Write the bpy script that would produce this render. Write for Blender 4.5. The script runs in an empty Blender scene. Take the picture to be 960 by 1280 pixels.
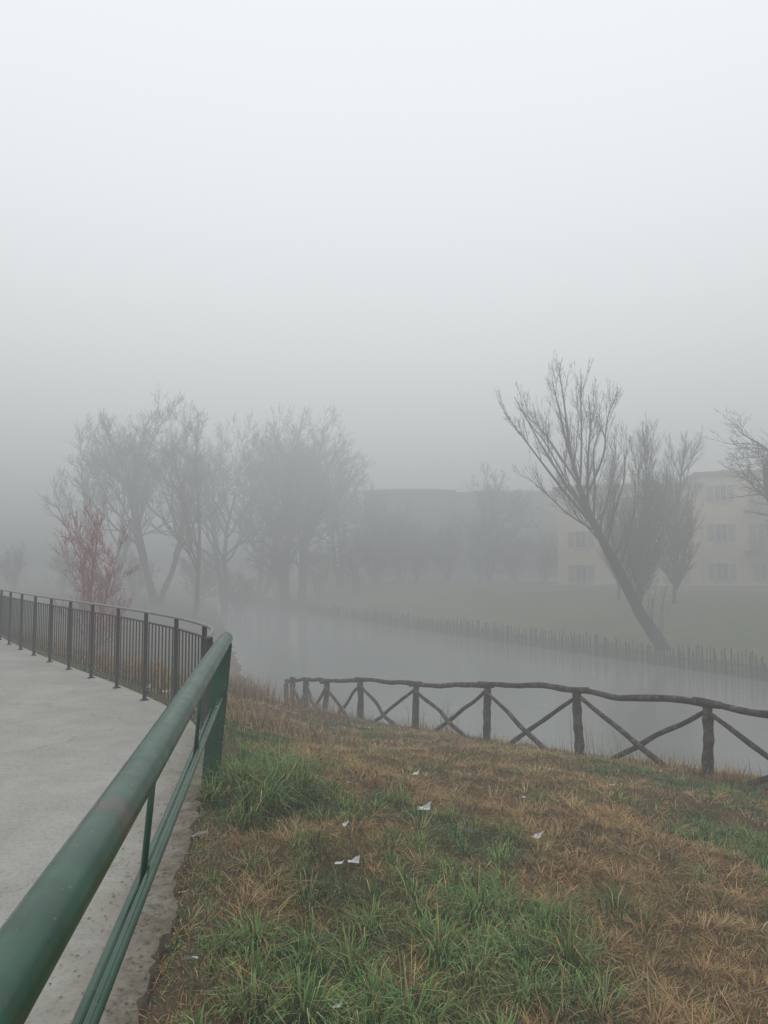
import bpy, bmesh, math, random
import numpy as np
from mathutils import Vector, Matrix, noise

random.seed(7)
RNG = np.random.default_rng(11)
scene = bpy.context.scene
COL = scene.collection
scene.view_settings.view_transform = 'Standard'
scene.view_settings.look = 'None'
scene.view_settings.exposure = 0
CAMZ = 1.55

# ------------------------------------------------------------------ helpers
def link(o):
    COL.objects.link(o)
    return o

def mesh_obj(name, verts, faces, mat=None, parent=None, smooth=False, **props):
    me = bpy.data.meshes.new(name)
    me.from_pydata([tuple(v) for v in verts], [], faces)
    me.update()
    if smooth:
        me.polygons.foreach_set("use_smooth", [True] * len(me.polygons))
    if mat:
        me.materials.append(mat)
    o = bpy.data.objects.new(name, me)
    link(o)
    if parent:
        o.parent = parent
    for k, v in props.items():
        o[k] = v
    return o

def empty(name, loc=(0, 0, 0), rotz=0, **props):
    o = bpy.data.objects.new(name, None)
    o.empty_display_size = 0.3
    o.location = loc
    o.rotation_euler = (0, 0, rotz)
    link(o)
    for k, v in props.items():
        o[k] = v
    return o

class Buf:
    def __init__(self):
        self.v = []
        self.f = []
    def tube(self, pts, rad, sides=6, cap=True, jit=0.0, rng=None):
        n = len(pts)
        base = len(self.v)
        prev = None
        for i in range(n):
            a = pts[max(i - 1, 0)]
            b = pts[min(i + 1, n - 1)]
            t = (b - a)
            if t.length < 1e-9:
                t = Vector((0, 0, 1))
            t.normalize()
            if prev is None:
                ref = Vector((0, 0, 1)) if abs(t.z) < 0.9 else Vector((1, 0, 0))
                u = t.cross(ref).normalized()
            else:
                u = (prev - t * prev.dot(t))
                if u.length < 1e-6:
                    u = t.cross(Vector((0, 1, 0)))
                u.normalize()
            prev = u
            w = t.cross(u)
            for k in range(sides):
                an = 2 * math.pi * k / sides
                r = rad[i]
                if jit:
                    r *= 1 + jit * (noise.noise(Vector((an * 1.3, pts[i].x * 4 + pts[i].z * 5, pts[i].y * 4))))
                self.v.append(pts[i] + (u * math.cos(an) + w * math.sin(an)) * r)
        for i in range(n - 1):
            for k in range(sides):
                k2 = (k + 1) % sides
                self.f.append((base + i * sides + k, base + i * sides + k2,
                               base + (i + 1) * sides + k2, base + (i + 1) * sides + k))
        if cap:
            self.f.append(tuple(base + k for k in range(sides))[::-1])
            self.f.append(tuple(base + (n - 1) * sides + k for k in range(sides)))
    def box(self, c, s, rot=0.0):
        base = len(self.v)
        ca, sa = math.cos(rot), math.sin(rot)
        for dz in (-.5, .5):
            for dx, dy in ((-.5, -.5), (.5, -.5), (.5, .5), (-.5, .5)):
                x, y = dx * s[0], dy * s[1]
                self.v.append(Vector((c[0] + x * ca - y * sa, c[1] + x * sa + y * ca, c[2] + dz * s[2])))
        for q in ((3, 2, 1, 0), (4, 5, 6, 7), (0, 1, 5, 4), (1, 2, 6, 5), (2, 3, 7, 6), (3, 0, 4, 7)):
            self.f.append(tuple(base + i for i in q))

def bevel(o, w=0.005, seg=2):
    m = o.modifiers.new("bevel", 'BEVEL')
    m.width = w
    m.segments = seg
    m.limit_method = 'ANGLE'

# ------------------------------------------------------------------ materials
def mat_noise(name, cols, scale=5.0, rough=0.9, bump=0.3, bdist=0.01, detail=8, spec=0.3, stretch=None, coord='Object', bscale=None, metallic=0.0):
    m = bpy.data.materials.new(name)
    m.use_nodes = True
    nt = m.node_tree
    b = nt.nodes["Principled BSDF"]
    b.inputs["Roughness"].default_value = rough
    b.inputs["Specular IOR Level"].default_value = spec
    b.inputs["Metallic"].default_value = metallic
    tc = nt.nodes.new("ShaderNodeTexCoord")
    src = tc.outputs[coord]
    if stretch:
        mp = nt.nodes.new("ShaderNodeMapping")
        mp.inputs["Scale"].default_value = stretch
        nt.links.new(src, mp.inputs["Vector"])
        src = mp.outputs[0]
    n = nt.nodes.new("ShaderNodeTexNoise")
    n.inputs["Scale"].default_value = scale
    n.inputs["Detail"].default_value = detail
    n.inputs["Roughness"].default_value = 0.65
    nt.links.new(src, n.inputs["Vector"])
    r = nt.nodes.new("ShaderNodeValToRGB")
    el = r.color_ramp.elements
    k = len(cols)
    while len(el) < k:
        el.new(0.5)
    for i, c in enumerate(cols):
        el[i].position = 0.3 + 0.4 * i / max(1, k - 1)
        el[i].color = (*c, 1)
    nt.links.new(n.outputs["Fac"], r.inputs[0])
    nt.links.new(r.outputs[0], b.inputs["Base Color"])
    if bump > 0:
        n2 = nt.nodes.new("ShaderNodeTexNoise")
        n2.inputs["Scale"].default_value = bscale or scale * 3
        n2.inputs["Detail"].default_value = 6
        nt.links.new(src, n2.inputs["Vector"])
        bp = nt.nodes.new("ShaderNodeBump")
        bp.inputs["Strength"].default_value = bump
        bp.inputs["Distance"].default_value = bdist
        nt.links.new(n2.outputs["Fac"], bp.inputs["Height"])
        nt.links.new(bp.outputs[0], b.inputs["Normal"])
    return m

def mat_attr(name, rough=0.8, spec=0.15, transl=0.0):
    m = bpy.data.materials.new(name)
    m.use_nodes = True
    nt = m.node_tree
    b = nt.nodes["Principled BSDF"]
    b.inputs["Roughness"].default_value = rough
    b.inputs["Specular IOR Level"].default_value = spec
    a = nt.nodes.new("ShaderNodeAttribute")
    a.attribute_name = "col"
    n = nt.nodes.new("ShaderNodeTexNoise")
    n.inputs["Scale"].default_value = 2.5
    tc = nt.nodes.new("ShaderNodeTexCoord")
    nt.links.new(tc.outputs["Object"], n.inputs["Vector"])
    mr = nt.nodes.new("ShaderNodeMapRange")
    mr.inputs["To Min"].default_value = 0.65
    mr.inputs["To Max"].default_value = 1.35
    nt.links.new(n.outputs["Fac"], mr.inputs[0])
    vm = nt.nodes.new("ShaderNodeVectorMath")
    vm.operation = 'SCALE'
    nt.links.new(a.outputs["Color"], vm.inputs[0])
    nt.links.new(mr.outputs[0], vm.inputs["Scale"])
    nt.links.new(vm.outputs[0], b.inputs["Base Color"])
    return m

M_metal = mat_noise("dark_fence_paint", [(0.035, 0.04, 0.04), (0.06, 0.065, 0.063), (0.05, 0.043, 0.038)], 9, 0.55, 0.15, 0.002)
M_galv = mat_noise("worn_rail_metal", [(0.16, 0.17, 0.17), (0.27, 0.28, 0.28)], 12, 0.4, 0.1, 0.002, metallic=0.3)
M_log = mat_noise("weathered_log", [(0.020, 0.016, 0.013), (0.062, 0.050, 0.040), (0.17, 0.15, 0.12)], 11, 0.95, 1.0, 0.025, bscale=26)
M_bark = mat_noise("grey_bark", [(0.020, 0.018, 0.014), (0.050, 0.045, 0.036)], 3, 0.95, 0.5, 0.03)
M_twig = mat_noise("twig_bark", [(0.028, 0.022, 0.017), (0.052, 0.041, 0.031)], 3, 0.95, 0.0)
M_redtwig = mat_noise("red_twig_bark", [(0.22, 0.010, 0.025), (0.36, 0.022, 0.045)], 3, 0.9, 0.0)
M_paper = mat_noise("wet_paper", [(0.42, 0.42, 0.42), (0.68, 0.68, 0.69)], 20, 0.7, 0.3, 0.003)
M_stake = mat_noise("wet_stakes", [(0.018, 0.016, 0.013), (0.065, 0.058, 0.045)], 3, 0.95, 0.5, 0.02)

SL = -0.146
def gp(c, y, z): return Vector((c + SL * y, y, z))
RAIL0 = Vector((-0.44 + SL * 5.1, 5.1, 0))

# green paint with rust and scratches
def green_paint():
    m = bpy.data.materials.new("worn_green_paint")
    m.use_nodes = True
    nt = m.node_tree
    b = nt.nodes["Principled BSDF"]
    tc = nt.nodes.new("ShaderNodeTexCoord")
    def nz(scale, detail=6, st=None):
        n = nt.nodes.new("ShaderNodeTexNoise")
        n.inputs["Scale"].default_value = scale
        n.inputs["Detail"].default_value = detail
        s = tc.outputs["Object"]
        if st:
            mp = nt.nodes.new("ShaderNodeMapping")
            mp.inputs["Scale"].default_value = st
            nt.links.new(s, mp.inputs[0])
            s = mp.outputs[0]
        nt.links.new(s, n.inputs["Vector"])
        return n
    def ramp(sock, a, bb, t1=1.0):
        r = nt.nodes.new("ShaderNodeMapRange")
        r.inputs["From Min"].default_value = a
        r.inputs["From Max"].default_value = bb
        r.inputs["To Max"].default_value = t1
        nt.links.new(sock if not hasattr(sock, 'outputs') else sock.outputs["Fac"], r.inputs[0])
        return r
    base = nt.nodes.new("ShaderNodeValToRGB")
    base.color_ramp.elements[0].color = (0.003, 0.042, 0.021, 1)
    base.color_ramp.elements[0].position = .3
    base.color_ramp.elements[1].color = (0.010, 0.090, 0.048, 1)
    base.color_ramp.elements[1].position = .7
    nt.links.new(nz(5).outputs["Fac"], base.inputs[0])
    def mix(fac, c1, c2):
        x = nt.nodes.new("ShaderNodeMix")
        x.data_type = 'RGBA'
        nt.links.new(fac, x.inputs[0])
        nt.links.new(c1, x.inputs[6])
        x.inputs[7].default_value = (*c2, 1)
        return x.outputs[2]
    c = mix(ramp(nz(1.7, 10), .56, .74, .3).outputs[0], base.outputs[0], (0.055, 0.062, 0.046))
    # rubbed red-brown patches at fixed spots on the tube
    for (yy, rad, amt, dx) in ((1.62, .08, .6, .03), (.93, .03, .5, -.02), (3.3, .03, .35, .02)):
        pc = gp(-.345 + dx, yy, 1.03) - RAIL0
        vd = nt.nodes.new("ShaderNodeVectorMath"); vd.operation = 'DISTANCE'
        nt.links.new(tc.outputs["Object"], vd.inputs[0]); vd.inputs[1].default_value = pc
        ad = nt.nodes.new("ShaderNodeMath"); ad.operation = 'MULTIPLY_ADD'
        nt.links.new(nz(16, 10).outputs["Fac"], ad.inputs[0]); ad.inputs[1].default_value = .5; nt.links.new(vd.outputs["Value"], ad.inputs[2])
        r = ramp(ad.outputs[0], rad + .29, rad + .14, amt)
        c = mix(r.outputs[0], c, (0.13, 0.052, 0.050))
    c = mix(ramp(nz(60, 3), .68, .73).outputs[0], c, (0.13, 0.12, 0.10))
    c = mix(ramp(nz(26, 2, (1, .3, 1)), .75, .77).outputs[0], c, (0.5, 0.52, 0.52))
    nt.links.new(c, b.inputs["Base Color"])
    b.inputs["Specular IOR Level"].default_value = .45
    rr = ramp(nz(14, 8), .3, .7)
    rr.inputs["To Min"].default_value = .12
    rr.inputs["To Max"].default_value = .32
    nt.links.new(rr.outputs[0], b.inputs["Roughness"])
    bp = nt.nodes.new("ShaderNodeBump")
    bp.inputs["Strength"].default_value = .15
    bp.inputs["Distance"].default_value = .002
    nt.links.new(nz(45, 5).outputs["Fac"], bp.inputs["Height"])
    nt.links.new(bp.outputs[0], b.inputs["Normal"])
    return m
M_green = green_paint()

# ------------------------------------------------------------------ terrain
EDGE = np.array([(0.8, -7), (-0.40, 0), (-1.235, 5.2), (-1.44, 6.35), (-1.88, 7.3), (-2.45, 8.2), (-3.2, 9.2), (-4.25, 10.5),
                 (-5.45, 12.0), (-6.9, 13.9), (-8.2, 15.7), (-10, 18.1), (-13, 22), (-20, 31), (-34, 49), (-70, 95)], float)

def edge_dist(x, y):
    x = np.asarray(x, float); y = np.asarray(y, float)
    best = np.full(x.shape, 1e9)
    sign = np.ones(x.shape)
    for i in range(len(EDGE) - 1):
        ax, ay = EDGE[i]; bx, by = EDGE[i + 1]
        dx, dy = bx - ax, by - ay
        L2 = dx * dx + dy * dy
        t = np.clip(((x - ax) * dx + (y - ay) * dy) / L2, 0, 1)
        px, py = ax + t * dx, ay + t * dy
        d = np.hypot(x - px, y - py)
        cr = dx * (y - ay) - dy * (x - ax)
        m = d < best - 1e-9
        best = np.where(m, d, best)
        sign = np.where(m, np.where(cr < 0, 1.0, -1.0), sign)
    return best * sign   # positive = grass side

WZ = -3.4
FA = np.array([15.8, 30.5]); FD = np.array([-0.509, 0.861]); FN = np.array([0.861, 0.509])
LA = np.array([-5.0, 28.0]); LB = np.array([-19.0, 85.0])
LD = (LB - LA) / np.linalg.norm(LB - LA); LN = np.array([-LD[1], LD[0]])

def vnoise(x, y, s, seed=0):
    x = np.asarray(x) * s + seed * 17.3; y = np.asarray(y) * s + seed * 9.1
    xi = np.floor(x); yi = np.floor(y)
    fx = x - xi; fy = y - yi
    fx = fx * fx * (3 - 2 * fx); fy = fy * fy * (3 - 2 * fy)
    def h(a, b):
        v = np.sin(a * 127.1 + b * 311.7 + seed * 3.7) * 43758.5453
        return v - np.floor(v)
    return (h(xi, yi) * (1 - fx) + h(xi + 1, yi) * fx) * (1 - fy) + (h(xi, yi + 1) * (1 - fx) + h(xi + 1, yi + 1) * fx) * fy

def gz(x, y):
    x = np.asarray(x, float); y = np.asarray(y, float)
    d = edge_dist(x, y)
    dp = np.maximum(d, 0)
    near = -0.030 - dp * (0.16 + 0.0185 * np.maximum(0, y - 9))
    near = near - 0.42 * np.exp(-((x + 0.9) ** 2 / 7.0 + (y - 10.6) ** 2 / 9.0)) * np.clip(dp / 1.5, 0, 1)
    near = np.where(d < 0, -0.07, near)
    s2 = (x - LA[0]) * LN[0] + (y - LA[1]) * LN[1]
    left = np.where(s2 < 0, WZ + 0.5 * s2, np.minimum(WZ + 0.22 * s2, -1.9 + 0.01 * s2))
    s3 = (x - FA[0]) * FN[0] + (y - FA[1]) * FN[1]
    far = np.where(s3 < 0.15, WZ - 0.6 + 0.6 * np.minimum(s3, 0), np.minimum(-2.95 + 0.15 * s3, -0.9 + 0.004 * s3))
    z = np.maximum(np.maximum(near, np.maximum(left, far)), -4.6)
    bump = (vnoise(x, y, 1.1, 1) - .5) * 0.10 + (vnoise(x, y, 3.3, 2) - .5) * 0.05
    bump = bump * np.clip(dp * 1.2, 0.0, 1)
    return z + bump

def gz1(x, y):
    return float(gz(np.array([x]), np.array([y]))[0])

def axis(lo, a, b, hi, fine, g=1.10):
    c = list(np.arange(a, b, fine))
    s = fine; v = c[-1]; r = []
    while v < hi:
        s *= g; v += s; r.append(v)
    s = fine; v = c[0]; l = []
    while v > lo:
        s *= g; v -= s; l.append(v)
    return np.array(l[::-1] + c + r)

xs = axis(-330, -4, 7.5, 330, 0.11, 1.06)
ys = axis(-250, 1.0, 14.5, 420, 0.11, 1.05)
X, Y = np.meshgrid(xs, ys)
Z = gz(X.ravel(), Y.ravel())
nx, ny = len(xs), len(ys)
V = np.column_stack([X.ravel(), Y.ravel(), Z])
I = np.arange(nx * ny).reshape(ny, nx)
F = np.column_stack([I[:-1, :-1].ravel(), I[:-1, 1:].ravel(), I[1:, 1:].ravel(), I[1:, :-1].ravel()])

def np_mesh(name, V, quads=None, tris=None, col=None, mat=None, smooth=False, **props):
    me = bpy.data.meshes.new(name)
    me.vertices.add(len(V))
    me.vertices.foreach_set("co", V.astype(np.float32).ravel())
    parts = []; starts = []; tot = []
    off = 0
    for arr, k in ((quads, 4), (tris, 3)):
        if arr is not None and len(arr):
            parts.append(arr.ravel())
            starts.append(off + np.arange(len(arr)) * k)
            tot.append(np.full(len(arr), k))
            off += len(arr) * k
    li = np.concatenate(parts).astype(np.int32)
    me.loops.add(len(li))
    me.loops.foreach_set("vertex_index", li)
    st = np.concatenate(starts).astype(np.int32)
    me.polygons.add(len(st))
    me.polygons.foreach_set("loop_start", st)
    me.polygons.foreach_set("loop_total", np.concatenate(tot).astype(np.int32))
    if smooth:
        me.polygons.foreach_set("use_smooth", np.ones(len(st), bool))
    me.update(calc_edges=True)
    if col is not None:
        a = me.color_attributes.new("col", 'FLOAT_COLOR', 'POINT')
        c4 = np.column_stack([col, np.ones(len(col))]).astype(np.float32)
        a.data.foreach_set("color", c4.ravel())
    if mat:
        me.materials.append(mat)
    o = bpy.data.objects.new(name, me)
    link(o)
    for k, v in props.items():
        o[k] = v
    return o

def lerp(a, b, t):
    return a + (b - a) * t

def greenness(x, y):
    """0 = dry, 1 = green, for the near meadow"""
    n = vnoise(x, y, 0.9, 5) * .4 + vnoise(x, y, 2.6, 6) * .6
    g = (n - .5) * 3.2 + 0.20
    def blob(cx, cy, r, a):
        return a * np.exp(-((x - cx) ** 2 + (y - cy) ** 2) / (r * r))
    g = g + blob(-.8, 5.3, .7, 1.3) + blob(-.35, 2.9, .5, .7) + blob(.35, 3.1, .5, .8) + blob(2.9, 7.0, 1.3, .6) + blob(.2, 4.3, .5, .35)
    g = g - blob(1.6, 3.0, .7, 1.0) - blob(1.2, 5.4, 1.0, .35) - blob(0, 7.8, 1.3, .5)
    return np.clip(g, 0, 1)

gx, gy = V[:, 0], V[:, 1]
g = greenness(gx, gy)
dn = edge_dist(gx, gy)
soil = np.array([0.075, 0.055, 0.036]); olive = np.array([0.065, 0.070, 0.030]); straw = np.array([0.16, 0.100, 0.048])
mixn = vnoise(gx, gy, 4.0, 8)
col = lerp(straw[None], olive[None], g[:, None]) * (0.45 + .35 * mixn[:, None])
edgef = np.clip(1 - dn / .5, 0, 1)[:, None]
col = lerp(col, soil[None] * 1.2, edgef)
s3 = (gx - FA[0]) * FN[0] + (gy - FA[1]) * FN[1]
farm = (s3 > 0)[:, None]
fn = vnoise(gx, gy, .35, 3)[:, None] * .6 + vnoise(gx, gy, 1.2, 4)[:, None] * .4
col = np.where(farm, lerp(np.array([0.085, 0.120, 0.040])[None], np.array([0.16, 0.135, 0.060])[None], np.clip(fn * 1.8 - .5, 0, 1)), col)
M_ground = mat_attr("meadow_soil", 0.95)
nt = M_ground.node_tree
nn = nt.nodes.new("ShaderNodeTexNoise"); nn.inputs["Scale"].default_value = 22; nn.inputs["Detail"].default_value = 8
tc = nt.nodes.new("ShaderNodeTexCoord"); nt.links.new(tc.outputs["Object"], nn.inputs["Vector"])
bp = nt.nodes.new("ShaderNodeBump"); bp.inputs["Distance"].default_value = .04; bp.inputs["Strength"].default_value = .8
nt.links.new(nn.outputs["Fac"], bp.inputs["Height"]); nt.links.new(bp.outputs[0], nt.nodes["Principled BSDF"].inputs["Normal"])
np_mesh("ground", V, quads=F, col=col, mat=M_ground, smooth=True, kind="structure", label="sloping riverside ground with short winter turf")

# ------------------------------------------------------------------ path
def dens_edge():
    pts = []
    for i in range(len(EDGE) - 3):
        a, b = EDGE[i], EDGE[i + 1]
        n = max(1, int(np.linalg.norm(b - a) / .025)) if i < 9 else 3
        for k in range(n):
            p = a + (b - a) * k / n
            pts.append(p)
    pts.append(EDGE[-3])
    out = []
    for p in pts:
        j = 0
        if p[1] < 5.4:
            y_ = p[1]
            j = noise.noise(Vector((y_ * 1.7, 3, 1))) * .06 + noise.noise(Vector((y_ * 6, 8, 1))) * .035 + noise.noise(Vector((y_ * 19, 5, 1))) * .022
            j += -.035 if noise.noise(Vector((y_ * 3.1, 15, 4))) > .22 else 0
        out.append((p[0] + j, p[1]))
    return out
pe = dens_edge()
poly = pe + [(-60, EDGE[-3][1]), (-60, -7)]
bm = bmesh.new()
vs = [bm.verts.new((p[0], p[1], 0)) for p in poly]
f = bm.faces.new(vs)
f.normal_update()
if f.normal.z < 0:
    f.normal_flip()
r = bmesh.ops.extrude_face_region(bm, geom=[f])
for v in [e for e in r['geom'] if isinstance(e, bmesh.types.BMVert)]:
    v.co.z = -0.13
bmesh.ops.recalc_face_normals(bm, faces=bm.faces)
bmesh.ops.triangulate(bm, faces=[x for x in bm.faces if len(x.verts) > 4])
me = bpy.data.meshes.new("path")
bm.to_mesh(me); bm.free()

def concrete():
    m = bpy.data.materials.new("worn_concrete")
    m.use_nodes = True
    nt = m.node_tree
    b = nt.nodes["Principled BSDF"]
    b.inputs["Roughness"].default_value = .85
    tc = nt.nodes.new("ShaderNodeTexCoord")
    def nz(scale, detail=8, rough=.6, kind="ShaderNodeTexNoise"):
        n = nt.nodes.new(kind)
        n.inputs["Scale"].default_value = scale
        if kind == "ShaderNodeTexNoise":
            n.inputs["Detail"].default_value = detail
            n.inputs["Roughness"].default_value = rough
        nt.links.new(tc.outputs["Object"], n.inputs["Vector"])
        return n
    def rng_(sock, a, bb, t0=0, t1=1):
        r = nt.nodes.new("ShaderNodeMapRange")
        r.inputs["From Min"].default_value = a; r.inputs["From Max"].default_value = bb
        r.inputs["To Min"].default_value = t0; r.inputs["To Max"].default_value = t1
        nt.links.new(sock, r.inputs[0])
        return r.outputs[0]
    def mix(fac, c1, c2):
        x = nt.nodes.new("ShaderNodeMix"); x.data_type = 'RGBA'
        nt.links.new(fac, x.inputs[0])
        if isinstance(c1, tuple): x.inputs[6].default_value = (*c1, 1)
        else: nt.links.new(c1, x.inputs[6])
        x.inputs[7].default_value = (*c2, 1)
        return x.outputs[2]
    c = mix(rng_(nz(.7).outputs["Fac"], .3, .7), (0.32, 0.308, 0.275), (0.42, 0.408, 0.372))
    c = mix(rng_(nz(2.4, 10, .75).outputs["Fac"], .42, .7, 0, .6), c, (0.24, 0.228, 0.198))
    c = mix(rng_(nz(38, 4, .7).outputs["Fac"], .50, .72, 0, .7), c, (0.18, 0.168, 0.15))
    # dirt gathers towards the broken edge (x + .1606*y is -.40 along the edge)
    sp = nt.nodes.new("ShaderNodeSeparateXYZ")
    nt.links.new(tc.outputs["Object"], sp.inputs[0])
    ma = nt.nodes.new("ShaderNodeMath"); ma.operation = 'MULTIPLY_ADD'
    nt.links.new(sp.outputs["Y"], ma.inputs[0]); ma.inputs[1].default_value = .1606
    nt.links.new(sp.outputs["X"], ma.inputs[2])
    ns = nz(3.5, 8, .7)
    mb = nt.nodes.new("ShaderNodeMath"); mb.operation = 'MULTIPLY_ADD'
    nt.links.new(ns.outputs["Fac"], mb.inputs[0]); mb.inputs[1].default_value = .7
    nt.links.new(ma.outputs[0], mb.inputs[2])
    c = mix(rng_(mb.outputs[0], -.50, -.10, 0, .85), c, (0.16, 0.130, 0.092))
    ns2 = nz(9, 8, .75)
    mc = nt.nodes.new("ShaderNodeMath"); mc.operation = 'MULTIPLY_ADD'
    nt.links.new(ns2.outputs["Fac"], mc.inputs[0]); mc.inputs[1].default_value = 1.1
    nt.links.new(ma.outputs[0], mc.inputs[2])
    c = mix(rng_(mc.outputs[0], .02, .20, 0, .8), c, (0.075, 0.060, 0.036))
    # thin cracks
    n1 = nz(1.3, 6, .7)
    vo = nt.nodes.new("ShaderNodeTexVoronoi"); vo.feature = 'DISTANCE_TO_EDGE'; vo.inputs["Scale"].default_value = .6
    vm = nt.nodes.new("ShaderNodeVectorMath"); vm.operation = 'MULTIPLY_ADD'
    nt.links.new(n1.outputs["Color"], vm.inputs[0]); vm.inputs[1].default_value = (.9, .9, .9)
    nt.links.new(tc.outputs["Object"], vm.inputs[2])
    nt.links.new(vm.outputs[0], vo.inputs["Vector"])
    ck = rng_(vo.outputs["Distance"], 0.0, 0.006, .6, 0)
    gate = rng_(nz(.9, 2).outputs["Fac"], .48, .56)
    mm = nt.nodes.new("ShaderNodeMath"); mm.operation = 'MULTIPLY'
    nt.links.new(ck, mm.inputs[0]); nt.links.new(gate, mm.inputs[1])
    c = mix(mm.outputs[0], c, (0.10, 0.095, 0.085))
    nt.links.new(c, b.inputs["Base Color"])
    bp = nt.nodes.new("ShaderNodeBump"); bp.inputs["Strength"].default_value = .5; bp.inputs["Distance"].default_value = .008
    nt.links.new(nz(45, 8, .7).outputs["Fac"], bp.inputs["Height"])
    nt.links.new(bp.outputs[0], b.inputs["Normal"])
    return m
M_conc = concrete()
me.materials.append(M_conc)
o = bpy.data.objects.new("path", me); link(o)
o["kind"] = "structure"; o["label"] = "worn pale concrete footpath with crumbling edge"

# ------------------------------------------------------------------ water
def water():
    m = bpy.data.materials.new("river_water")
    m.use_nodes = True
    nt = m.node_tree
    b = nt.nodes["Principled BSDF"]
    b.inputs["Base Color"].default_value = (0.17, 0.18, 0.17, 1)
    b.inputs["Roughness"].default_value = .15
    b.inputs["IOR"].default_value = 1.33
    b.inputs["Specular IOR Level"].default_value = .7
    tc = nt.nodes.new("ShaderNodeTexCoord")
    n = nt.nodes.new("ShaderNodeTexNoise"); n.inputs["Scale"].default_value = 2.2; n.inputs["Detail"].default_value = 4
    nt.links.new(tc.outputs["Object"], n.inputs["Vector"])
    bp = nt.nodes.new("ShaderNodeBump"); bp.inputs["Strength"].default_value = .4; bp.inputs["Distance"].default_value = .03
    nt.links.new(n.outputs["Fac"], bp.inputs["Height"])
    nt.links.new(bp.outputs[0], b.inputs["Normal"])
    return m
mesh_obj("water", [(-150, 8, WZ), (120, 8, WZ), (120, 300, WZ), (-150, 300, WZ)], [(0, 1, 2, 3)], water(), kind="structure", label="still grey river water")

# ------------------------------------------------------------------ fog volume
def fog():
    m = bpy.data.materials.new("glowing_fog")
    m.use_nodes = True
    nt = m.node_tree
    nt.nodes.clear()
    out = nt.nodes.new("ShaderNodeOutputMaterial")
    ab = nt.nodes.new("ShaderNodeVolumeAbsorption")
    SIG = 0.0225
    ab.inputs["Color"].default_value = (0, 0, 0, 1)
    ab.inputs["Density"].default_value = SIG
    em = nt.nodes.new("ShaderNodeEmission")  # emission stands in for daylight scattered inside the fog
    geo = nt.nodes.new("ShaderNodeNewGeometry")
    sp = nt.nodes.new("ShaderNodeSeparateXYZ")
    nt.links.new(geo.outputs["Position"], sp.inputs[0])
    mr = nt.nodes.new("ShaderNodeMapRange")
    mr.inputs["From Min"].default_value = -5; mr.inputs["From Max"].default_value = 70
    nt.links.new(sp.outputs["Z"], mr.inputs[0])
    cr = nt.nodes.new("ShaderNodeValToRGB")
    stops = [(-3.4, .39), (-1, .325), (1.5, .315), (4, .385), (8, .53), (13, .70), (22, .93), (36, 1.22), (52, 1.85), (70, 2.2)]  # painted glow by height: paler over the water, strongest overhead to light the ground
    el = cr.color_ramp.elements
    while len(el) < len(stops): el.new(.5)
    for e, (z, L) in zip(el, stops):
        e.position = (z + 5) / 75
        t = min(1, max(0, z) / 30)
        L *= .45
        e.color = (L * lerp(.96, .95, t), L, L * lerp(1.0, 1.03, t), 1)
    nt.links.new(mr.outputs[0], cr.inputs[0])
    nt.links.new(cr.outputs[0], em.inputs["Color"])
    em.inputs["Strength"].default_value = SIG / .45
    add = nt.nodes.new("ShaderNodeAddShader")
    nt.links.new(ab.outputs[0], add.inputs[0]); nt.links.new(em.outputs[0], add.inputs[1])
    nt.links.new(add.outputs[0], out.inputs["Volume"])
    try:
        m.cycles.volume_step_rate = 0.8
    except Exception as e:
        print("steprate", e)
    return m
b = Buf(); b.box((0, 80, 30), (500, 560, 80))
mesh_obj("fog", b.v, b.f, fog(), kind="structure", label="thick pale winter fog")

# ------------------------------------------------------------------ green railing
rail = empty("green_railing", RAIL0, label="worn green painted tubular handrail leaning over the path edge", category="railing")
rinv = Vector(rail.location)
def radd(name, buf, mat, smooth=True, **p):
    o = mesh_obj(name, [v - rinv for v in buf.v], buf.f, mat, rail, smooth, **p)
    return o
def smooth_ang(o):
    for poly in o.data.polygons:
        poly.use_smooth = len(poly.vertices) == 4
b = Buf(); ys_ = np.linspace(-1.2, 5.45, 40)
b.tube([gp(-.359, y, .98) + Vector((0, 0, .003 * math.sin(y * 2))) for y in ys_], [.049] * len(ys_), 28)
o = radd("top_rail", b, M_green); smooth_ang(o)
b = Buf()
b.tube([gp(-.414, y, .545) for y in np.linspace(-1.2, 5.08, 20)], [.020] * 20, 14)
o = radd("lower_rail", b, M_green); smooth_ang(o)
b = Buf()
b.tube([gp(-.362, y, .622) for y in np.linspace(-1.2, 5.08, 20)], [.015] * 20, 12)
o = radd("lower_rail", b, M_green); smooth_ang(o)
def lean_plate(y, zt, zb, w, t):
    b = Buf()
    for zz in (zb, zt):
        k = (zz / .98)
        c = -.44 + .081 * k
        for dx, dy in ((-.5, -.5), (.5, -.5), (.5, .5), (-.5, .5)):
            b.v.append(gp(c, y + dy * t, zz) + Vector((dx * w, 0, 0)))
    for q in ((3, 2, 1, 0), (4, 5, 6, 7), (0, 1, 5, 4), (1, 2, 6, 5), (2, 3, 7, 6), (3, 0, 4, 7)):
        b.f.append(q)
    return b
o = radd("post", lean_plate(5.16, .965, -.12, .115, .012), M_green, False); bevel(o, .003)
o = radd("post", lean_plate(5.28, .965, -.12, .115, .012), M_green, False); bevel(o, .003)
o = radd("post", lean_plate(5.22, .93, -.10, .03, .106), M_green, False); bevel(o, .003)
o = radd("post", lean_plate(-.9, .965, -.12, .125, .012), M_green, False); bevel(o, .003)
for y in (2.3, 3.75):
    b = Buf()
    b.tube([gp(-.396, y, .55), gp(-.362, y, .95)], [.010, .010], 10)
    o = radd("strut", b, M_green); smooth_ang(o)

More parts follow.
